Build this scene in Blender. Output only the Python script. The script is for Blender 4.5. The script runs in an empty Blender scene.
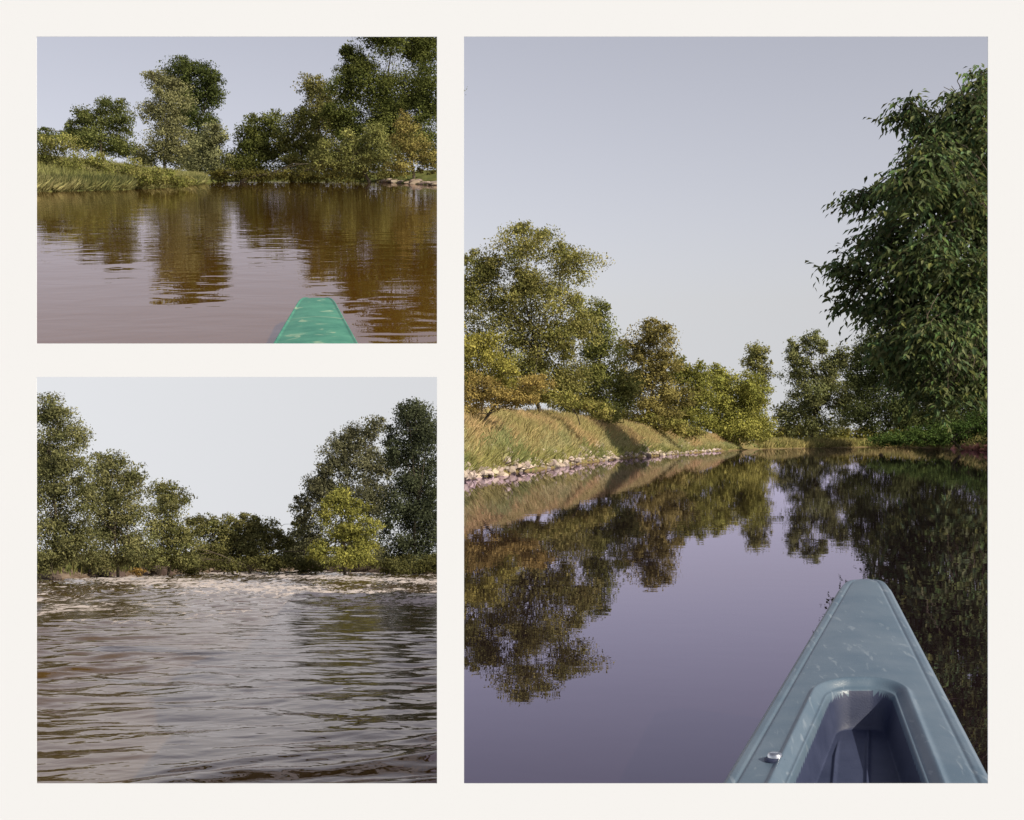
import bpy, bmesh, math, numpy as np
from mathutils import Vector
rng=np.random.default_rng(7)
F=1500.0; YH=438.0; EYE=1.05
CAM=np.array([0,0,EYE])
sc=bpy.context.scene
sc.view_settings.view_transform='Standard'; sc.view_settings.look='None'; sc.view_settings.exposure=0

# ---------------------------------------------------------------- materials
def nmat(name):
    m=bpy.data.materials.new(name); m.use_nodes=True
    nt=m.node_tree; 
    for n in list(nt.nodes): nt.nodes.remove(n)
    out=nt.nodes.new('ShaderNodeOutputMaterial')
    return m,nt,out
def N(nt,t,**k):
    n=nt.nodes.new(t)
    for a,b in k.items():
        if a in n.inputs.keys(): n.inputs[a].default_value=b
        else: setattr(n,a,b)
    return n
def leaf_mat(name,trans=0.3):
    m,nt,out=nmat(name)
    at=N(nt,'ShaderNodeAttribute',attribute_name='col')
    d=N(nt,'ShaderNodeBsdfDiffuse')
    nt.links.new(at.outputs['Color'],d.inputs['Color'])
    if trans>0:
        t=N(nt,'ShaderNodeBsdfTranslucent'); nt.links.new(at.outputs['Color'],t.inputs['Color'])
        mx=N(nt,'ShaderNodeMixShader'); mx.inputs[0].default_value=trans
        nt.links.new(d.outputs[0],mx.inputs[1]); nt.links.new(t.outputs[0],mx.inputs[2]); nt.links.new(mx.outputs[0],out.inputs[0])
    else: nt.links.new(d.outputs[0],out.inputs[0])
    return m
LEAF=leaf_mat('foliage_material',.25)
def noise_mat(name,c1,c2,scale,rough=0.85,bump=0.3,c3=None,detail=4):
    m,nt,out=nmat(name)
    tc=N(nt,'ShaderNodeTexCoord'); no=N(nt,'ShaderNodeTexNoise',Scale=scale,Detail=detail)
    nt.links.new(tc.outputs['Object'],no.inputs['Vector'])
    cr=N(nt,'ShaderNodeValToRGB'); cr.color_ramp.elements[0].position=.35; cr.color_ramp.elements[1].position=.65
    cr.color_ramp.elements[0].color=(*c1,1); cr.color_ramp.elements[1].color=(*c2,1)
    if c3:
        e=cr.color_ramp.elements.new(.5); e.color=(*c3,1)
    p=N(nt,'ShaderNodeBsdfDiffuse')
    nt.links.new(no.outputs[0],cr.inputs[0]); nt.links.new(cr.outputs[0],p.inputs['Color'])
    nt.links.new(p.outputs[0],out.inputs[0])
    return m
BARK=noise_mat('bark_material',(.05,.04,.03),(.13,.11,.08),6)
STONE=leaf_mat('stone_material',0.0)
MEADOW_R=noise_mat('bank_soil_material',(.18,.15,.06),(.13,.15,.05),.7,c3=(.25,.19,.09))
MEADOW_A=noise_mat('meadow_soil_material',(.10,.12,.04),(.15,.15,.05),.7)
MUD=noise_mat('mud_material',(.10,.07,.05),(.22,.17,.13),.15)

def water_mat(name,body,layers,rough=0.0,foam=None,tint=(1,1,1)):
    m,nt,out=nmat(name)
    tc=N(nt,'ShaderNodeTexCoord')
    prev=None
    for (sx,sy,scale,strength,dist) in layers:
        mp=N(nt,'ShaderNodeMapping'); mp.inputs['Scale'].default_value=(sx,sy,sy)
        nt.links.new(tc.outputs['Object'],mp.inputs[0])
        no=N(nt,'ShaderNodeTexNoise',Scale=scale,Detail=2.0,Roughness=.5,Distortion=.4)
        nt.links.new(mp.outputs[0],no.inputs['Vector'])
        b=N(nt,'ShaderNodeBump',Strength=strength,Distance=dist)
        nt.links.new(no.outputs[0],b.inputs['Height'])
        if prev: nt.links.new(prev.outputs[0],b.inputs['Normal'])
        prev=b
    fr=N(nt,'ShaderNodeFresnel',IOR=1.33); di=N(nt,'ShaderNodeBsdfDiffuse'); di.inputs[0].default_value=(*body,1)
    gl=N(nt,'ShaderNodeBsdfGlossy'); gl.inputs['Color'].default_value=(*tint,1); gl.inputs['Roughness'].default_value=rough
    p=N(nt,'ShaderNodeMixShader')
    nt.links.new(fr.outputs[0],p.inputs[0]); nt.links.new(di.outputs[0],p.inputs[1]); nt.links.new(gl.outputs[0],p.inputs[2])
    nt.links.new(prev.outputs[0],fr.inputs['Normal']); nt.links.new(prev.outputs[0],gl.inputs['Normal'])
    if foam:
        a=N(nt,'ShaderNodeAttribute',attribute_name='foam')
        mp=N(nt,'ShaderNodeMapping'); mp.inputs['Scale'].default_value=(.10,.028,.1)
        nt.links.new(tc.outputs['Object'],mp.inputs[0])
        no=N(nt,'ShaderNodeTexNoise',Scale=7.0,Detail=7.0,Roughness=.75,Distortion=1.0)
        nt.links.new(mp.outputs[0],no.inputs['Vector'])
        ad=N(nt,'ShaderNodeMath',operation='ADD'); nt.links.new(a.outputs['Fac'],ad.inputs[0]); nt.links.new(no.outputs[0],ad.inputs[1])
        mr=N(nt,'ShaderNodeMapRange'); mr.inputs[1].default_value=.99; mr.inputs[2].default_value=1.04
        nt.links.new(ad.outputs[0],mr.inputs[0])
        d=N(nt,'ShaderNodeBsdfDiffuse'); d.inputs[0].default_value=(.54,.48,.45,1)
        mx=N(nt,'ShaderNodeMixShader'); nt.links.new(mr.outputs[0],mx.inputs[0])
        nt.links.new(p.outputs[0],mx.inputs[1]); nt.links.new(d.outputs[0],mx.inputs[2]); nt.links.new(mx.outputs[0],out.inputs[0])
    else: nt.links.new(p.outputs[0],out.inputs[0])
    return m

# ---------------------------------------------------------------- mesh builder
class B:
    def __init__(s): s.V=[];s.C=[];s.F=[];s.n=0
    def add(s,V,faces,mat=0,col=None,smooth=False):
        V=np.asarray(V,float); faces=np.asarray(faces,int)
        if col is None: col=(.1,.08,.06)
        col=np.broadcast_to(np.asarray(col,float),(len(V),3))
        s.V.append(V); s.C.append(col); s.F.append((faces+s.n,mat,smooth)); s.n+=len(V)
    def obj(s,name,mats,extra=None):
        me=bpy.data.meshes.new(name); V=np.concatenate(s.V); C=np.concatenate(s.C)
        me.vertices.add(len(V)); me.vertices.foreach_set('co',V.ravel().astype(np.float32))
        loops=np.concatenate([f.ravel() for f,_,_ in s.F]); tot=np.concatenate([np.full(len(f),f.shape[1]) for f,_,_ in s.F])
        start=np.concatenate([[0],np.cumsum(tot)[:-1]])
        me.loops.add(len(loops)); me.loops.foreach_set('vertex_index',loops.astype(np.int32))
        me.polygons.add(len(tot)); me.polygons.foreach_set('loop_start',start.astype(np.int32))
        me.polygons.foreach_set('material_index',np.concatenate([np.full(len(f),m) for f,m,_ in s.F]).astype(np.int32))
        me.polygons.foreach_set('use_smooth',np.concatenate([np.full(len(f),sm) for f,_,sm in s.F]))
        for m in mats: me.materials.append(m)
        me.update(calc_edges=True)
        a=me.attributes.new('col','FLOAT_COLOR','POINT')
        a.data.foreach_set('color',np.concatenate([C,np.ones((len(C),1))],1).ravel().astype(np.float32))
        if extra is not None:
            a=me.attributes.new('foam','FLOAT','POINT'); a.data.foreach_set('value',extra.astype(np.float32))
        o=bpy.data.objects.new(name,me); sc.collection.objects.link(o); return o
def unit(a): return a/(np.linalg.norm(a,axis=-1,keepdims=True)+1e-9)
def add_leaves(b,P,T,Nn,L,W,col,mat=0):
    """rhombic leaves with a centre fold: P centre, T long axis, Nn normal"""
    T=unit(T); S=unit(np.cross(T,Nn)); n=unit(np.cross(S,T))
    L=np.asarray(L).reshape(-1,1); W=np.asarray(W).reshape(-1,1)
    v=np.stack([P-T*L/2,P+S*W/2-T*L*.08+n*W*.15,P+T*L/2-n*L*.12,P-S*W/2-T*L*.08+n*W*.15],1).reshape(-1,3)
    f=np.arange(len(P)*4).reshape(-1,4)
    b.add(v,f,mat,np.repeat(col,4,axis=0))
def tube(b,pts,rad,mat=1,seg=6):
    pts=np.asarray(pts,float); k=len(pts)
    d=unit(np.gradient(pts,axis=0)); up=np.array([.31,.9,.2]); s=unit(np.cross(d,up)); t=np.cross(s,d)
    a=np.linspace(0,2*np.pi,seg,endpoint=False)
    V=pts[:,None]+(s[:,None]*np.cos(a)[None,:,None]+t[:,None]*np.sin(a)[None,:,None])*np.asarray(rad)[:,None,None]
    i=np.arange(k-1)[:,None]*seg; j=np.arange(seg)[None]; j2=(j+1)%seg
    f=np.stack([i+j,i+j2,i+seg+j2,i+seg+j],-1).reshape(-1,4)
    b.add(V.reshape(-1,3),f,mat,None,True)
def limb(b,a,c,r0,r1,wob=.06,n=7,mat=1):
    a=np.asarray(a);c=np.asarray(c); t=np.linspace(0,1,n)[:,None]
    L=np.linalg.norm(c-a); w=rng.normal(0,wob*L,(n,3))*np.sin(np.pi*t)
    w=(w+np.roll(w,1,0)+np.roll(w,-1,0))/2.2; w[0]=0;w[-1]=0
    p=a+(c-a)*t+w; p[:,2]+=(np.sin(np.pi*t)*.06*L)[:,0]
    tube(b,p,np.linspace(r0,r1,n),mat)
    return p

# ---------------------------------------------------------------- river reaches: each has its own water plane
class Reach:
    def __init__(s,yh,h): s.yh=yh;s.h=h;s.s=(YH-yh)/F; s.n=np.array([0,-s.s,1.])/math.hypot(1,s.s)
    def depth(s,py): return s.h*math.sqrt(1+s.s**2)*F/(np.asarray(py,float)-s.yh)
def at(px,py,d):
    px=np.asarray(px,float);py=np.asarray(py,float);d=np.asarray(d,float)
    return np.stack(np.broadcast_arrays((px-512)/F*d,d,(YH-py)/F*d),-1)+CAM
A=Reach(174,.5); C=Reach(558,5.0); R=Reach(438,EYE)

def water(name,reach,px0,px1,py1,dmax,nx,ny,mat,disp=None,foamf=None):
    py0=reach.yh+reach.h*F/dmax
    py=py0+(py1-py0)*np.linspace(0,1,ny)**1.3
    PX,PY=np.meshgrid(np.linspace(px0,px1,nx),py)
    V=at(PX,PY,reach.depth(PY))
    if disp is not None: V=V+reach.n*disp(V[...,0],V[...,1])[...,None]
    i=np.arange(ny-1)[:,None]*nx; j=np.arange(nx-1)[None]
    f=np.stack([i+j,i+j+nx,i+j+nx+1,i+j+1],-1).reshape(-1,4)
    b=B(); b.add(V.reshape(-1,3),f,0,None,True)
    ex=foamf(V[...,0],V[...,1]).ravel() if foamf else None
    return b.obj(name,[mat],ex)
def bank(name,reach,xs,ys,hfun,tmax,mat,npx=160,nt=50,sc_=1.0):
    px=np.linspace(xs[0],xs[-1],npx); py=np.interp(px,xs,ys)
    P=at(px,py,reach.depth(py)); rad=P-CAM; rad=rad-np.outer(rad@reach.n,reach.n); rad=unit(rad)
    t=np.concatenate([[-2.0,-.4],np.linspace(0,1,nt)**2*tmax])*sc_
    V=P[:,None]+rad[:,None]*t[None,:,None]
    H=hfun(px[:,None],np.maximum(t,0)[None])+np.where(t<0,-.25*sc_,0)[None]
    H=H+np.where(t>0,1,0)[None]*rng.normal(0,.03*sc_,H.shape)
    V=V+reach.n*H[...,None]
    n2=len(t); i=np.arange(npx-1)[:,None]*n2; j=np.arange(n2-1)[None]
    f=np.stack([i+j,i+n2+j,i+n2+j+1,i+j+1],-1).reshape(-1,4)
    b=B(); b.add(V.reshape(-1,3),f,0,None,True); o=b.obj(name,[mat])
    def pt(pxq,tq):
        pxq=np.asarray(pxq,float);tq=np.asarray(tq,float)
        pyq=np.interp(pxq,xs,ys); P=at(pxq,pyq,reach.depth(pyq)); r=P-CAM; r=unit(r-(r@reach.n)[:,None]*reach.n)
        return P+r*tq[:,None]+reach.n*hfun(pxq,tq)[:,None]
    return o,pt

# ---------------------------------------------------------------- trees
WARM=np.array([1.70,1.70,1.22])
def tree(name,d,base,lobes,col,leafpx=2.5,cov=3.0,trunk=.3,var=.3,col2=None,asp=.55,clr=.40,droop=0.,nclump=None,depthk=1.0,fill=.2,grow=1.04,warm=None,sub=2):
    """base=(px,py) where it stands at distance d; lobes=(px,py,rx,ry) crown masses"""
    b=B(); k=d/F; base3=at(base[0],base[1],d); WM=WARM if warm is None else np.array(warm)
    Ls=[]
    for lb in lobes:
        px,py,rx,ry=lb[:4]; dd=d+(lb[4] if len(lb)>4 else rng.uniform(-.4,.4)*rx*k)
        c=at(px,py,dd); r=np.array([rx*k,rx*k*depthk,ry*k])*grow; Ls.append((c,r))
        for _ in range(sub):   # small side masses break up the outline
            dr=unit(rng.normal(size=3)+np.array([0,-.2,.25])); Ls.append((c+dr*r*rng.uniform(.7,1.0),r*rng.uniform(.22,.42)))
    nl=len(lobes); top=max(Ls,key=lambda q:q[0][2])[0]; cen=np.mean([c for c,_ in Ls],0)
    r0=trunk*k*6
    tr=limb(b,base3,base3*.15+cen*.85 if len(Ls)>1 else cen,r0,r0*.5,.04)
    limb(b,tr[-1],top,r0*.5,r0*.12,.05)
    allcol=[];allP=[];allT=[];allN=[];allL=[];allW=[]
    col=np.array(col)*WM; col2=(np.array(col2)*WM) if col2 is not None else col*np.array([1.35,1.2,.9])
    big=np.mean([np.mean(r) for _,r in Ls])
    for c,r in Ls:
        small=np.mean(r)<big*.6
        i0=rng.integers(3,7); limb(b,tr[i0] if not small else c*.7+tr[-1]*.3,c,r0*(.12 if small else .3),r0*.06,.07)
        area=math.pi*r[0]*r[2]; ll=leafpx*k
        n=int(cov*1.3*area/(ll*ll*asp*.5))
        K=nclump or (int(rng.integers(6,10)) if small else int(rng.integers(22,34)))
        dirs=unit(rng.normal(size=(K,3))); cc=c+dirs*r*rng.uniform(.25,.92,(K,1))
        cr=np.mean(r)*clr*rng.uniform(.4,1.25,K)*(1.3 if small else 1)
        for q in range(0,K,5): limb(b,c+(cc[q]-c)*.1,cc[q],r0*.08,r0*.03,.08,5)
        w=cr**2/np.sum(cr**2); idx=rng.choice(K,size=n,p=w)
        off=unit(rng.normal(size=(n,3)))*rng.uniform(0,1,(n,1))**.5*rng.uniform(.75,1.12,(n,1))
        P=cc[idx]+off*cr[idx][:,None]*np.array([1.15,1.15,.8])
        m=rng.uniform(size=n)<fill; P[m]=c+unit(rng.normal(size=(m.sum(),3)))*r*rng.uniform(0,.93,(m.sum(),1))**.6
        Nn=unit(off*1.0+dirs[idx]*.6+np.array([0,0,.45])+rng.normal(0,.3,(n,3)))
        T=rng.normal(size=(n,3))+np.array([0,0,-droop])
        cb=rng.uniform(.6,1.4,K)[idx]; mixk=np.clip(rng.uniform(0,1,K)[idx]*.7+rng.uniform(-.2,.4,n),0,1)[:,None]
        cl=(col*(1-mixk)+col2*mixk)*cb[:,None]*rng.uniform(1-var,1+var,(n,1))
        allP.append(P);allT.append(T);allN.append(Nn);allcol.append(cl)
        s=rng.uniform(.6,1.3,n)*ll; allL.append(s);allW.append(s*asp)
    add_leaves(b,np.concatenate(allP),np.concatenate(allT),np.concatenate(allN),np.concatenate(allL),np.concatenate(allW),np.clip(np.concatenate(allcol),.002,.6))
    return b.obj(name,[LEAF,BARK])
def grass(name,P,hgt,col,col2,wid=.03,lean=.35,up=np.array([0,0,1.])):
    n=len(P); b=B(); h=hgt*rng.uniform(.5,1.3,n)
    T=up+rng.normal(0,lean,(n,3))*np.array([1,1,.3]); m=rng.uniform(0,1,(n,1))
    pm=(.5+.5*np.sin(P[:,:1]*.9+2*np.sin(P[:,1:2]*.5)))*.6; m=np.clip(m*.5+pm,0,1)
    c=1.35*(np.array(col)*(1-m)+np.array(col2)*m)*rng.uniform(.6,1.35,(n,1))
    Nn=np.array([.3,-1,.3])+rng.normal(0,.6,(n,3))
    add_leaves(b,P+T*h[:,None]*.4,T,Nn,h,np.full(n,wid)*rng.uniform(.6,1.5,n),c)
    return b.obj(name,[LEAF])
_bm=bmesh.new(); bmesh.ops.create_icosphere(_bm,subdivisions=2,radius=1); ICO=np.array([v.co[:] for v in _bm.verts]); ICOF=np.array([[v.index for v in f.verts] for f in _bm.faces]); _bm.free()
def rocks(name,P,size,col,flat=.6):
    b=B()
    for p in P:
        s=size*rng.uniform(.3,1.3)**1.3; v=ICO.copy()
        for _ in range(5):
            ax=unit(rng.normal(size=3)); dd=v@ax; lim=rng.uniform(.45,.8); v=v-np.outer(np.maximum(dd-lim,0),ax)
        v=v*np.array([rng.uniform(.8,1.4),rng.uniform(.8,1.3),flat*rng.uniform(.7,1.3)])*s
        a=rng.uniform(0,6.28); ca,sa=math.cos(a),math.sin(a); v=v@np.array([[ca,-sa,0],[sa,ca,0],[0,0,1]])
        b.add(v+p,ICOF,0,np.array(col)*rng.uniform(.5,1.25)*np.array([1,rng.uniform(.93,1.02),rng.uniform(.85,1.02)]))
    return b.obj(name,[STONE])

# ================================================================= REACH R (big river view)
mwR=water_mat('still_water_material',(.012,.007,.009),[(1,1,.9,.02,.05),(1,1,5,.012,.02)],tint=(.84,.77,1.0))
water('river_water',R,457,1120,800,195,120,160,mwR)
xsR=[457,464,480,500,520,540,560,580,600,620,640,680,720,760,800,860,900,940,988,1040,1120]; ysR=[482,480.5,477,475.5,472,469.5,467,463.5,461.5,459,457.3,454,451,449,448,447,447,448,451,457,466]
def hR(px,t):
    amp=np.interp(px,[457,600,700,740,800,900,960,1120],[1.9,2.3,1.7,.9,.5,.8,1.6,2.5])
    return amp*(1-np.exp(-t/np.interp(px,[457,720,1120],[6,12,8])))+.03*np.sin(px*.3+t)+.10*np.sin(px*.09)*np.sin(t*.6)
bR,ptR=bank('river_bank',R,xsR,ysR,hR,26,MEADOW_R)
px=458+262*rng.uniform(size=760); rocks('riverbank_stones',ptR(px,rng.normal(0,.3,760)+.6+rng.uniform(0,1,760)**2*1.5*np.interp(px,[458,720],[.9,3.5])*(.6+.6*np.sin(px*.13))),.17,(.42,.36,.31))
n=90000; px=458+(740-458)*rng.uniform(size=n)**.8; t=rng.uniform(1.0,20,n)
g=ptR(px,t); low=(t+2.5*np.sin(px*.11)+1.5*np.sin(px*.31)+rng.normal(0,1.5,n))<5.0
grass('dry_grass',g[~low],.40,(.36,.25,.13),(.24,.22,.09),wid=.028,lean=.6)
grass('bank_grass',g[low],.32,(.15,.18,.07),(.32,.28,.14),wid=.026,lean=.6)
n=6500; px=rng.uniform(458,740,n); px+=6*np.sin(px*.9); grass('sedge_grass',ptR(px,rng.uniform(.3,1.8,n)),.42,(.12,.14,.05),(.24,.22,.08),wid=.03,lean=.6)
px=rng.uniform(760,1000,14000); grass('shore_grass',ptR(px,rng.uniform(0,12,14000)),.8,(.15,.16,.05),(.24,.20,.08),wid=.10,lean=.5)
px=rng.uniform(955,1010,40); rocks('shore_stones',ptR(px,rng.uniform(0,3,40)),.5,(.38,.19,.14))

tree('willow_tree',66,(545,425),[(490,266,28,24),(528,246,36,20),(575,266,30,22),(550,295,34,26),(500,318,38,34),(545,338,40,30),(582,325,24,28),(515,365,36,28),(560,375,34,28),(470,290,22,34),(520,395,40,16),(525,280,22,18)],(.105,.11,.045),col2=(.19,.17,.08),cov=2.4,trunk=.4)
tree('willow_tree',78,(598,425),[(598,314,15,18),(603,345,26,26),(590,378,30,28),(620,385,22,28),(575,400,28,22),(610,408,30,16)],(.08,.092,.038),col2=(.15,.145,.06),cov=2.5)
tree('elm_tree',99,(645,430),[(652,332,26,14),(634,350,22,20),(664,358,20,22),(640,385,30,28),(668,395,24,24),(650,412,34,16)],(.12,.104,.05),col2=(.185,.158,.075),cov=2.5)
tree('alder_shrub',50,(478,425),[(482,350,28,20),(470,375,26,24),(505,372,20,18),(462,345,14,20)],(.16,.155,.05),col2=(.24,.21,.08),cov=2.7)
tree('dogwood_shrub',47,(480,430),[(475,394,28,18),(505,398,24,14),(462,412,18,16),(535,384,20,12),(525,398,18,9)],(.18,.135,.065),col2=(.23,.18,.08),cov=2.5)
tree('hawthorn_shrub',63,(580,425),[(560,400,18,10),(585,406,20,10),(540,396,14,8),(603,412,14,8)],(.13,.135,.05),col2=(.21,.18,.08),cov=2.8,trunk=.1)
tree('hawthorn_shrub',98,(640,435),[(620,417,20,9),(645,421,20,9),(670,427,20,8),(690,432,18,7)],(.13,.135,.05),col2=(.21,.18,.08),cov=2.8,trunk=.1)
tree('hazel_tree',122,(690,440),[(682,377,18,18),(700,382,18,20),(690,405,30,22),(675,420,26,14)],(.09,.10,.035),col2=(.165,.155,.055),cov=2.8)
tree('willow_shrub',134,(738,446),[(722,384,24,18),(748,388,22,18),(735,405,36,24),(755,422,24,20),(715,422,28,20),(738,430,38,15)],(.15,.16,.055),col2=(.225,.21,.075),cov=2.9)
tree('poplar_tree',175,(757,440),[(757,350,14,11),(752,362,12,12),(763,372,12,14),(757,392,14,20)],(.12,.125,.07),cov=2.2)
tree('poplar_tree',176,(812,442),[(795,352,15,18),(812,343,15,15),(800,375,22,24),(826,372,18,26),(815,402,32,28),(790,418,20,20),(842,358,16,18),(846,392,26,28),(820,425,40,14)],(.085,.095,.055),col2=(.14,.14,.08),cov=2.0,clr=.32)
tree('ash_tree',160,(880,442),[(872,345,22,20),(865,380,24,28),(890,368,26,28),(880,412,34,30),(915,395,30,38),(945,370,38,40),(975,345,32,50),(950,412,40,34),(990,400,32,46)],(.04,.05,.026),col2=(.07,.078,.038),cov=2.8)
tree('bank_ivy',112,(960,448),[(885,441,20,7),(905,438,22,9),(925,436,24,11),(955,432,28,14),(985,426,24,19),(1010,430,20,18)],(.036,.062,.025),col2=(.06,.085,.03),cov=3)
tree('distant_shrubs',184,(800,444),[(735,440,30,6),(775,436,22,8),(800,434,24,10),(835,436,26,9),(870,436,24,9),(905,436,24,10),(940,438,26,9)],(.12,.12,.04),col2=(.19,.17,.06),cov=3)
# broad overhanging tree on the right bank
b=B(); d=70.0; k=d/F; q4=d/17.0
tb=at(1040,452,d+4); tr=limb(b,tb,at(1010,120,d+1),.22*q4,.10*q4,.02,10)
lobes=[(968,108,28,36),(938,125,22,18),(905,108,20,8),(905,185,26,24),(866,196,26,9),(955,190,36,38),(875,240,32,17),(842,268,20,11),(915,260,36,32),(965,290,36,48),(885,305,32,17),(925,335,36,24),(975,380,30,34),(905,358,24,14),(985,80,12,14),(930,160,24,24),(990,200,20,90),(850,300,16,9),(880,340,18,10),(945,395,26,18),(915,385,16,10)]
PP=[];TT=[];NN=[];LL=[];CC=[]
for (px_,py_,rx,ry) in lobes:
    c=at(px_,py_,d+rng.uniform(-1,1)*q4); r=np.array([rx*k,rx*k*1.2,ry*k]); lim=limb(b,tr[rng.integers(3,9)],c,.03*q4,.010*q4,.04,8)
    K=int(8+rx*ry/28)
    for q in range(K):
        e=c+unit(rng.normal(size=3))*r*rng.uniform(.3,1.12); s=lim[rng.integers(3,8)]
        tw=limb(b,s,e,.009*q4,.003*q4,.08,7)
        cb0=rng.uniform(.5,1.7)
        for w_ in range(10):
            o=tw[rng.integers(2,7)]+rng.normal(0,.07*q4,3); ax=unit(rng.normal(size=3)*np.array([1,1,.35])+np.array([-.2,0,-.25]))
            side=unit(np.cross(ax,[0,0,1.]))
            cb=cb0*rng.uniform(.7,1.3)
            for z_ in range(5):
                f=z_/4; sg=(-1)**z_
                PP.append(o+q4*(ax*f*.24+side*sg*.05*(1.1-f)-np.array([0,0,.03+.06*f]))); TT.append(ax*.8+side*sg*.7+np.array([0,0,-.55])); NN.append(np.array([rng.normal(0,.3),rng.normal(0,.3)-.3,1])); LL.append(rng.uniform(.06,.13)*q4); CC.append(np.array([.085,.115,.045])*cb*np.array([rng.uniform(.8,1.3),1,rng.uniform(.8,1.3)]))
LL=np.array(LL); add_leaves(b,np.array(PP),np.array(TT),np.array(NN),LL,LL*.42,np.array(CC))
b.obj('box_elder_tree',[LEAF,BARK])

# kayak bow -------------------------------------------------------
def plast(name,c,c2,rough=.38,scale=9,worn=None,wl=.68,wm=(60,4,4),wmix=.4):
    m,nt,out=nmat(name); tc=N(nt,'ShaderNodeTexCoord'); no=N(nt,'ShaderNodeTexNoise',Scale=scale,Detail=6.0,Roughness=.65)
    nt.links.new(tc.outputs['Object'],no.inputs['Vector'])
    cr=N(nt,'ShaderNodeValToRGB'); cr.color_ramp.elements[0].color=(*c,1);cr.color_ramp.elements[1].color=(*c2,1); cr.color_ramp.elements[0].position=.35;cr.color_ramp.elements[1].position=.7
    nt.links.new(no.outputs[0],cr.inputs[0])
    p=N(nt,'ShaderNodeBsdfPrincipled',Roughness=rough)
    last=cr.outputs[0]
    for (sc3,rot,thr,amt) in ((wm,.5,wl,wmix),((wm[0]*.6,wm[1]*2,wm[2]),-.9,wl+.03,wmix*.8)):
        mp=N(nt,'ShaderNodeMapping'); mp.inputs['Scale'].default_value=sc3; mp.inputs['Rotation'].default_value=(0,0,rot); nt.links.new(tc.outputs['Object'],mp.inputs[0])
        ns=N(nt,'ShaderNodeTexNoise',Scale=2.0,Detail=5.0,Distortion=.5); nt.links.new(mp.outputs[0],ns.inputs['Vector'])
        mr=N(nt,'ShaderNodeMapRange'); mr.inputs[1].default_value=thr; mr.inputs[2].default_value=thr+.05; mr.inputs[4].default_value=amt; nt.links.new(ns.outputs[0],mr.inputs[0])
        mx=N(nt,'ShaderNodeMix',data_type='RGBA'); nt.links.new(mr.outputs[0],mx.inputs[0]); nt.links.new(last,mx.inputs[6]); mx.inputs[7].default_value=(*(worn or (.32,.37,.42)),1); last=mx.outputs[2]
    nt.links.new(last,p.inputs['Base Color'])
    b_=N(nt,'ShaderNodeBump',Strength=.15,Distance=.004); n3=N(nt,'ShaderNodeTexNoise',Scale=250.0); nt.links.new(tc.outputs['Object'],n3.inputs['Vector']); nt.links.new(n3.outputs[0],b_.inputs['Height']); nt.links.new(b_.outputs[0],p.inputs['Normal'])
    nt.links.new(p.outputs[0],out.inputs[0]); return m
def sst(a,b_,x): t=np.clip((x-a)/(b_-a),0,1); return t*t*(3-2*t)
def bow(name,reach,d0,d1,xa,da,xb,db,wa,wb,za,zb,hull,mats,cockpit,rtip,nu=150,nv=260,depth_in=.13):
    """deck surface as a fine lofted sheet with rolled edge, hull sides below. xa,wa,za at distance da ; xb,wb,zb at db"""
    d=d0+(d1-d0)*np.linspace(0,1,nv)**.9
    f=(d-da)/(db-da); cx=xa+(xb-xa)*f; w=wa+(wb-wa)*f; z=za+(zb-za)*f
    e=np.clip((d-(d1-rtip))/rtip,0,1); w=w*np.sqrt(np.maximum(1-e**2.6,0.0004)); z=z-.03*e**4
    u=np.linspace(-1,1,nu); U=u[None]*np.ones((nv,1)); D=d[:,None]*np.ones((1,nu)); W=w[:,None]; X=cx[:,None]+U*W
    edge=W*(1-np.abs(U)); sc_=min(1,wa/.2)
    Z=z[:,None]+.02*(1-U**2)*np.minimum(W/.2,1)
    Z=Z-.018*(1-sst(0,.022*sc_,edge))**1.5            # rolled edge
    if cockpit: Z=Z-.004*np.exp(-((edge-.040)/.005)**2)
    else: Z=Z-.004*sst(.012,.018,edge)                # canoe end cap: slim gunwale lip
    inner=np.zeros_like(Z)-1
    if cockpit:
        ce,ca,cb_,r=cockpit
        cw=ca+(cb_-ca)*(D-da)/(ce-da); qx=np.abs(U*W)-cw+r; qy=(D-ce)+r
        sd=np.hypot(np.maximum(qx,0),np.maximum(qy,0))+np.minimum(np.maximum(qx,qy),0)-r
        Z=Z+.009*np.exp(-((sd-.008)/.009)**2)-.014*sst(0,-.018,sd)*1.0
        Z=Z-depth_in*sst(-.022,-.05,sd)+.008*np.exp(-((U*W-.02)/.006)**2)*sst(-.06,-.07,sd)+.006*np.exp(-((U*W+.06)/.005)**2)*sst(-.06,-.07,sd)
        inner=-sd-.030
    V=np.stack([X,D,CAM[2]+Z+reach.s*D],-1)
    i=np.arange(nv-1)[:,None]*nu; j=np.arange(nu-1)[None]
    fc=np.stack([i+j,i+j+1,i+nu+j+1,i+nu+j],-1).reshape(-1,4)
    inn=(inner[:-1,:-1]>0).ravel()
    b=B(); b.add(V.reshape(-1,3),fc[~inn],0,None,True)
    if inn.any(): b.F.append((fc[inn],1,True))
    ring=np.concatenate([V[:,0],V[-1,1:-1],V[::-1,-1]]); cen=np.concatenate([V[:,nu//2],np.repeat(V[-1:,nu//2],nu-2,0),V[::-1,nu//2]])
    rows=[ring]
    for q,(inw,dz) in enumerate([(-.01,-.22*min(hull,.055)),(-.004,-.03*min(1,hull/.1)),(.12,-.6*hull),(.3,-hull)]):
        r_=ring+(cen-ring)*inw; r_=r_.copy(); r_[:,2]=ring[:,2]+dz; rows.append(r_)
    H=np.stack(rows); m=len(ring); i=np.arange(len(rows)-1)[:,None]*m; j=np.arange(m-1)[None]
    b.add(H.reshape(-1,3),np.stack([i+j,i+m+j,i+m+j+1,i+j+1],-1).reshape(-1,4),0,None,True)
    return b,V
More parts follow.
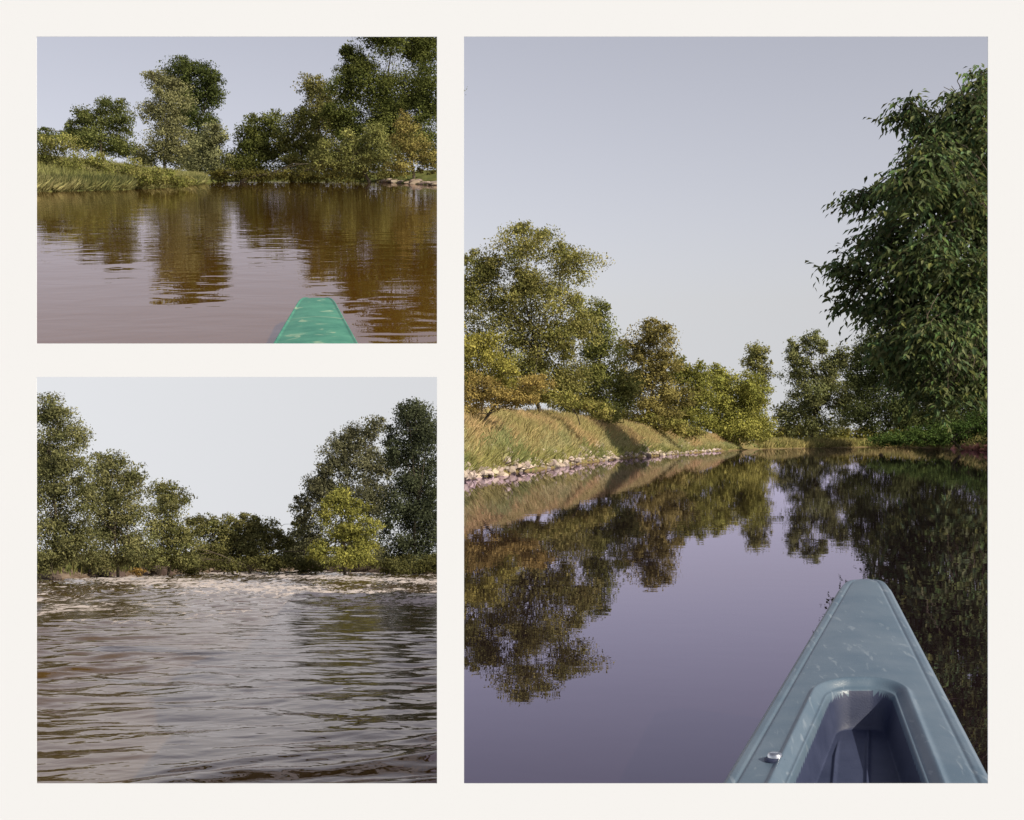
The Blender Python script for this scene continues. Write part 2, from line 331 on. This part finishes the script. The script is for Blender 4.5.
KB=plast('kayak_plastic_material',(.07,.112,.16),(.115,.157,.205),wl=.63,wm=(26,5,5),wmix=.3,scale=5); KI=plast('kayak_interior_material',(.018,.026,.065),(.035,.045,.095),.6,wl=.9)
STEEL,nt,out=nmat('steel_material'); p=N(nt,'ShaderNodeBsdfPrincipled',Roughness=.25,Metallic=1.0); p.inputs['Base Color'].default_value=(.6,.62,.65,1); nt.links.new(p.outputs[0],out.inputs[0])
b,V=bow('kayak',R,2.95,5.36,.750,3.26,1.243,5.28,.302,.082,-.75,-.5,.42,[KB,KI],(3.97,.175,.105,.085),.20,nu=360,nv=520,depth_in=.10)
def disc(b,c,r,h,mat,seg=28):
    prof=[(r,0),(r*.98,h*.6),(r*.8,h),(r*.35,h*1.05),(0.0001,h*1.05)]; a=np.linspace(0,2*np.pi,seg,endpoint=False)
    V=np.array([[c[0]+q*np.cos(t),c[1]+q*np.sin(t),c[2]+z] for q,z in prof for t in a])
    i=np.arange(len(prof)-1)[:,None]*seg; j=np.arange(seg)[None]; j2=(j+1)%seg
    b.add(V,np.stack([i+j,i+j2,i+seg+j2,i+seg+j],-1).reshape(-1,4),mat,None,True)
tgt=at(775,760,1)-CAM; ds=V.reshape(-1,3)-CAM; q=ds[:,:]/ds[:,1:2]; bi=np.argmin(np.abs(q-tgt).sum(1)); pb=V.reshape(-1,3)[bi]
disc(b,pb-np.array([0,0,.003]),.024,.009,1); disc(b,pb+np.array([0,0,.004]),.017,.012,2)
b.obj('kayak',[KB,KI,STEEL])

# ================================================================= REACH A (upper left)
mwA=water_mat('brown_water_material',(.125,.057,.008),[(1,.8,.8,.08,.07),(1,1,3.0,.07,.035)],tint=(.80,.73,.73))
water('river_water',A,22,450,354,130,80,120,mwA)
xsA=[22,37,80,120,160,195,215,260,320,380,410,450]; ysA=[193,192,191,190,188,185,182,181,181,182,184,186]
def hA(px,t):
    amp=np.interp(px,[22,100,190,230,400,450],[1.15,.85,.3,.3,.6,.9]); return amp*(1-np.exp(-t/12.))
bA,ptA=bank('river_bank',A,xsA,ysA,hA,60,MEADOW_A)
n=50000; px=rng.uniform(22,205,n); t=rng.uniform(0,1,n)**1.4*34
grass('reed_grass',ptA(px,t),.40,(.12,.13,.04),(.24,.22,.10),wid=.03,lean=.6)
n=14000; px=rng.uniform(22,205,n); t=rng.uniform(0,1.5,n); grass('sedge_grass',ptA(px,t),.4,(.04,.05,.02),(.10,.10,.04),wid=.035,lean=.4)
px=rng.uniform(375,445,90); rocks('riverbank_stones',ptA(px,rng.uniform(0,2,90)),.22,(.34,.28,.23))
tree('bramble_thicket',50,(90,186),[(45,172,22,14),(75,174,24,12),(110,177,24,10),(150,179,24,9),(48,156,22,11),(180,181,18,7),(90,160,26,9),(130,169,24,9),(62,144,26,8),(160,172,18,6)],(.09,.102,.035),col2=(.19,.175,.085),cov=2.3,trunk=.1,leafpx=2.2,clr=.34,sub=1)
tree('distant_shrubs',125,(60,150),[(45,136,18,8),(70,137,18,8),(90,142,18,9),(125,150,18,9),(142,158,14,9)],(.055,.07,.035),cov=3,leafpx=2.2,sub=1)
tree('oak_tree',90,(105,165),[(84,115,14,12),(112,107,20,10),(122,122,16,11),(102,122,24,12),(105,140,34,15),(85,136,20,16)],(.055,.068,.03),col2=(.11,.115,.055),cov=2.5,leafpx=2.3)
tree('poplar_tree',120,(196,178),[(178,68,24,12),(203,74,20,16),(212,94,16,22),(190,100,22,26),(200,128,24,26),(172,82,18,14),(200,155,22,22)],(.034,.044,.02),col2=(.07,.082,.035),cov=2.6,leafpx=2.3)
tree('silver_willow_tree',106,(166,180),[(156,82,16,12),(170,98,22,17),(158,114,21,18),(172,132,23,20),(160,152,24,18),(182,154,18,18)],(.11,.11,.075),col2=(.175,.17,.11),cov=2.5,leafpx=2.2)
tree('silver_willow_tree',100,(212,181),[(214,134,15,15),(208,150,22,17),(215,166,22,14),(195,165,16,13)],(.11,.115,.08),col2=(.17,.17,.11),cov=2.5,leafpx=2.2)
tree('maple_tree',100,(262,181),[(268,124,23,15),(250,134,20,16),(262,150,32,20),(262,168,34,14),(240,160,14,16)],(.046,.056,.022),col2=(.095,.10,.04),cov=2.6,leafpx=2.3)
tree('alder_tree',98,(302,181),[(300,124,20,16),(290,140,21,21),(310,150,23,21),(302,168,32,15)],(.08,.087,.035),col2=(.14,.135,.06),cov=2.5,leafpx=2.3)
tree('elm_tree',112,(318,178),[(308,86,18,11),(325,93,17,15),(318,110,18,18),(332,120,18,18),(318,140,22,18)],(.078,.077,.04),col2=(.14,.128,.06),cov=2.3,leafpx=2.2)
tree('oak_tree',95,(385,181),[(358,62,22,24),(380,34,24,20),(400,40,28,26),(425,50,26,34),(348,92,22,30),(380,90,36,34),(420,100,34,36),(348,126,30,30),(385,130,34,30),(425,145,28,30),(365,160,36,20)],(.046,.056,.022),col2=(.10,.108,.042),cov=2.9,leafpx=2.4)
tree('willow_shrub',86,(370,183),[(335,158,24,19),(360,165,24,15),(385,158,22,22),(350,146,16,16),(375,138,16,16),(320,165,16,13)],(.11,.12,.055),col2=(.18,.175,.085),cov=2.4,leafpx=2.2)
tree('hawthorn_shrub',80,(415,184),[(404,124,12,15),(412,144,20,20),(430,160,16,18),(402,165,16,14)],(.15,.12,.06),col2=(.155,.145,.06),cov=2.0,leafpx=2.2)
tree('bank_shrubs',92,(240,182),[(225,176,22,7),(255,176,24,6),(290,176,24,6),(330,176,26,6),(395,177,26,7)],(.055,.055,.025),cov=3,leafpx=2.4)
GB=plast('canoe_paint_material',(.03,.17,.12),(.08,.28,.19),.5,12,worn=(.40,.48,.32),wl=.60,wm=(7,6,6),wmix=.5) 
b,V=bow('canoe',A,4.0,5.16,-.542,4.14,-.662,5.08,.119,.060,-.455,-.412,.03,[GB],None,.28,90,140)
b.obj('green_canoe',[GB])

# ================================================================= REACH C (lower left, rapids), a broad river: 10x longer distances
W=[]
for i in range(72):
    lam=.07*1.055**i if i<44 else rng.uniform(.2,.7); th=rng.normal(math.pi/2+.35,.8); W.append((2*np.pi/lam*math.cos(th),2*np.pi/lam*math.sin(th),rng.uniform(0,6.28),.0075*lam,lam))
def dispC(x,y):
    x=x/10;y=y/10
    z=np.zeros_like(x)
    wx=x+.14*np.sin(y*1.3+x)+.05*np.sin(5*x+3*y); wy=y+.14*np.sin(x*2.1-.6*y)+.05*np.sin(4.3*x-2*y)
    for kx,ky,ph,a,lam in W:
        fade=np.clip(1.6-(y*.014)/lam,0,1); g=np.clip(.45+.7*np.sin(x*.8/max(lam,.35)+ph*3+y*.4),0,1.15)
        z+=a*np.sin(kx*wx+ky*wy+ph)*fade*g
    calm=.25+.75*np.clip(.5+.6*np.sin(x*1.9+.9*np.sin(y*.8)+.6)+.30*np.sin(y*1.1+x),0,1)
    z*=1.0*(.85+.15*sst(3.1,4.6,y))*(1-.35*sst(5,9,y))*calm
    return 10*(z+ sst(13,21,y)*(.012*np.sin(x*7+y*3)+.012*np.sin(x*3.3-y*2.1)+.012*np.sin(x*13-y*5+2*np.sin(y))))
def foamC(x,y):
    x=x/10;y=y/10
    return .29+.165*sst(8,15,y)+.03*sst(18,30,y)+.06*np.sin(x*1.1+.5*y)*sst(9,16,y)+.03*np.sin(x*2.7-y*.8)
mwC=water_mat('rough_water_material',(.085,.050,.016),[(1,1,.6,.18,.3),(1,1,1.8,.12,.12)],rough=.02,foam=True,tint=(.80,.74,.73))
water('river_water',C,20,452,800,700,520,620,mwC,dispC,foamC)
xsC=[20,37,90,150,200,260,320,380,452]; ysC=[580,580,578,575,573,571,571,573,575]
def hC(px,t): return 10*np.interp(px,[20,150,300,452],[.30,.25,.25,.4])*(1-np.exp(-t/12))
bC,ptC=bank('river_bank',C,xsC,ysC,hC,40,MUD,sc_=10)
n=9000; px=rng.uniform(22,452,n); grass('bank_grass',ptC(px,rng.uniform(3,140,n)),3.2,(.07,.085,.03),(.14,.13,.05),wid=.45)
px=np.concatenate([rng.uniform(290,450,150),rng.uniform(30,320,110)]); rocks('river_rocks',ptC(px,rng.uniform(-210,8,260)*rng.uniform(0,1,260)**1.1)+np.array([0,0,.8]),2.6,(.09,.07,.058))
WC=(1.65,1.65,1.35)
tree('ash_tree',330,(50,578),[(46,410,26,16),(62,432,30,22),(45,450,28,28),(72,465,28,24),(50,490,36,30),(84,500,20,28),(50,530,36,26),(80,540,26,24),(45,560,34,16)],(.07,.075,.038),col2=(.13,.125,.065),cov=2.4,warm=WC)
tree('maple_tree',380,(118,577),[(112,460,20,12),(128,475,20,16),(108,488,26,22),(128,505,26,24),(112,530,32,26),(135,545,24,22),(105,558,30,15)],(.072,.078,.038),col2=(.14,.132,.07),cov=2.4,warm=WC)
tree('alder_tree',430,(168,576),[(162,490,18,12),(176,502,18,15),(165,522,26,22),(178,545,26,24),(158,555,22,17)],(.068,.075,.033),col2=(.14,.132,.065),cov=2.4,warm=WC)
tree('distant_trees',550,(225,573),[(205,524,18,13),(226,528,18,15),(248,524,17,12),(265,532,18,17),(200,548,22,20),(225,552,24,20),(255,552,24,20),(287,547,14,18),(302,534,14,17),(300,556,20,14),(240,538,22,14)],(.07,.075,.035),col2=(.13,.12,.055),cov=3,warm=WC)
tree('oak_tree',520,(350,574),[(372,426,17,12),(350,440,24,17),(336,462,22,22),(365,460,28,26),(318,488,20,20),(345,490,32,26),(306,512,16,20),(375,500,22,28),(312,545,22,24),(360,545,32,24)],(.06,.062,.042),col2=(.10,.096,.065),cov=2.4,clr=.36,warm=WC)
tree('linden_tree',450,(415,575),[(412,412,24,14),(425,428,28,28),(400,445,20,26),(420,470,30,32),(405,505,28,30),(430,520,26,34),(410,545,34,26)],(.028,.034,.024),col2=(.05,.056,.036),cov=2.8,warm=WC)
tree('willow_shrub',430,(345,576),[(340,499,17,14),(328,515,18,16),(354,512,18,14),(345,532,26,18),(322,548,18,14),(362,548,24,15),(370,528,14,12),(345,560,30,12)],(.115,.12,.045),col2=(.18,.17,.06),cov=2.1,clr=.34)
tree('dogwood_shrub',400,(142,577),[(138,572,8,4)],(.13,.09,.045),cov=3)
tree('bank_shrubs',441,(250,574),[(60,568,32,10),(100,568,28,10),(190,564,26,10),(230,564,28,9),(270,563,28,10),(310,564,24,9),(400,566,32,10),(435,565,22,12)],(.05,.052,.03),cov=3)

# ================================================================= collage mount board with three windows
MB,nt,out=nmat('mount_board_material'); tc=N(nt,'ShaderNodeTexCoord'); no=N(nt,'ShaderNodeTexNoise',Scale=400.0,Detail=4.0); nt.links.new(tc.outputs['Object'],no.inputs['Vector'])
p=N(nt,'ShaderNodeBsdfDiffuse'); p.inputs['Color'].default_value=(.56,.58,.60,1)
bp=N(nt,'ShaderNodeBump',Strength=.05,Distance=.001); nt.links.new(no.outputs[0],bp.inputs['Height']); nt.links.new(bp.outputs[0],p.inputs['Normal']); nt.links.new(p.outputs[0],out.inputs[0])
DM=2.3
xc=[-40,36.5,437,464,988,1064]; yc=[-40,36.5,343.5,377,783.5,860]
def hole(i,j):
    return (i==1 and j in(1,3)) or (i==3 and j in(1,2,3))
bm=bmesh.new(); vs={}
def vert(i,j):
    if (i,j) not in vs: vs[(i,j)]=bm.verts.new(at(xc[i],yc[j],DM))
    return vs[(i,j)]
for i in range(5):
    for j in range(5):
        if not hole(i,j): bm.faces.new([vert(i,j),vert(i,j+1),vert(i+1,j+1),vert(i+1,j)])
me=bpy.data.meshes.new('picture_mount_board'); bm.normal_update(); bm.to_mesh(me); bm.free()
mo=bpy.data.objects.new('picture_mount_board',me); sc.collection.objects.link(mo); me.materials.append(MB)
so=mo.modifiers.new('thickness','SOLIDIFY'); so.thickness=.002; so.offset=-1

# ================================================================= light, sky, camera
S=np.array([.65,-.5,.574]); S=S/np.linalg.norm(S)
L=bpy.data.lights.new('sun','SUN'); L.energy=5.0; L.angle=math.radians(.5); L.color=(1,.90,.72)
lo=bpy.data.objects.new('sun',L); sc.collection.objects.link(lo); lo.rotation_mode='QUATERNION'; lo.rotation_quaternion=Vector(S).to_track_quat('Z','Y')
w=bpy.data.worlds.new('World'); sc.world=w; w.use_nodes=True; nt=w.node_tree; bg=nt.nodes['Background']
sky=nt.nodes.new('ShaderNodeTexSky'); sky.sky_type='NISHITA'; sky.sun_disc=False; sky.sun_elevation=math.asin(S[2]); sky.sun_rotation=math.atan2(S[0],S[1]); sky.air_density=1.0; sky.dust_density=1.0
tc=nt.nodes.new('ShaderNodeTexCoord'); sp=nt.nodes.new('ShaderNodeSeparateXYZ'); mxn=nt.nodes.new('ShaderNodeMath'); mxn.operation='MAXIMUM'; mxn.inputs[1].default_value=.09; cb=nt.nodes.new('ShaderNodeCombineXYZ')
nt.links.new(tc.outputs['Generated'],sp.inputs[0]); nt.links.new(sp.outputs[0],cb.inputs[0]); nt.links.new(sp.outputs[1],cb.inputs[1]); nt.links.new(sp.outputs[2],mxn.inputs[0]); nt.links.new(mxn.outputs[0],cb.inputs[2]); nt.links.new(cb.outputs[0],sky.inputs[0])
hs=nt.nodes.new('ShaderNodeHueSaturation'); hs.inputs['Saturation'].default_value=.38; nt.links.new(sky.outputs[0],hs.inputs['Color'])
mu=nt.nodes.new('ShaderNodeMix'); mu.data_type='RGBA'; mu.blend_type='MULTIPLY'; mu.inputs[0].default_value=1; mu.inputs[7].default_value=(1.15,1.07,1.09,1); nt.links.new(hs.outputs[0],mu.inputs[6]); nt.links.new(mu.outputs[2],bg.inputs[0]); bg.inputs[1].default_value=.115

cd=bpy.data.cameras.new('camera'); cam=bpy.data.objects.new('camera',cd); sc.collection.objects.link(cam); cam.location=CAM; cam.rotation_euler=(math.pi/2,0,0)
cd.sensor_width=36; cd.lens=F/1024*36; cd.shift_y=(YH-410)/1024.0; cd.clip_start=.05; cd.clip_end=3000
sc.camera=cam
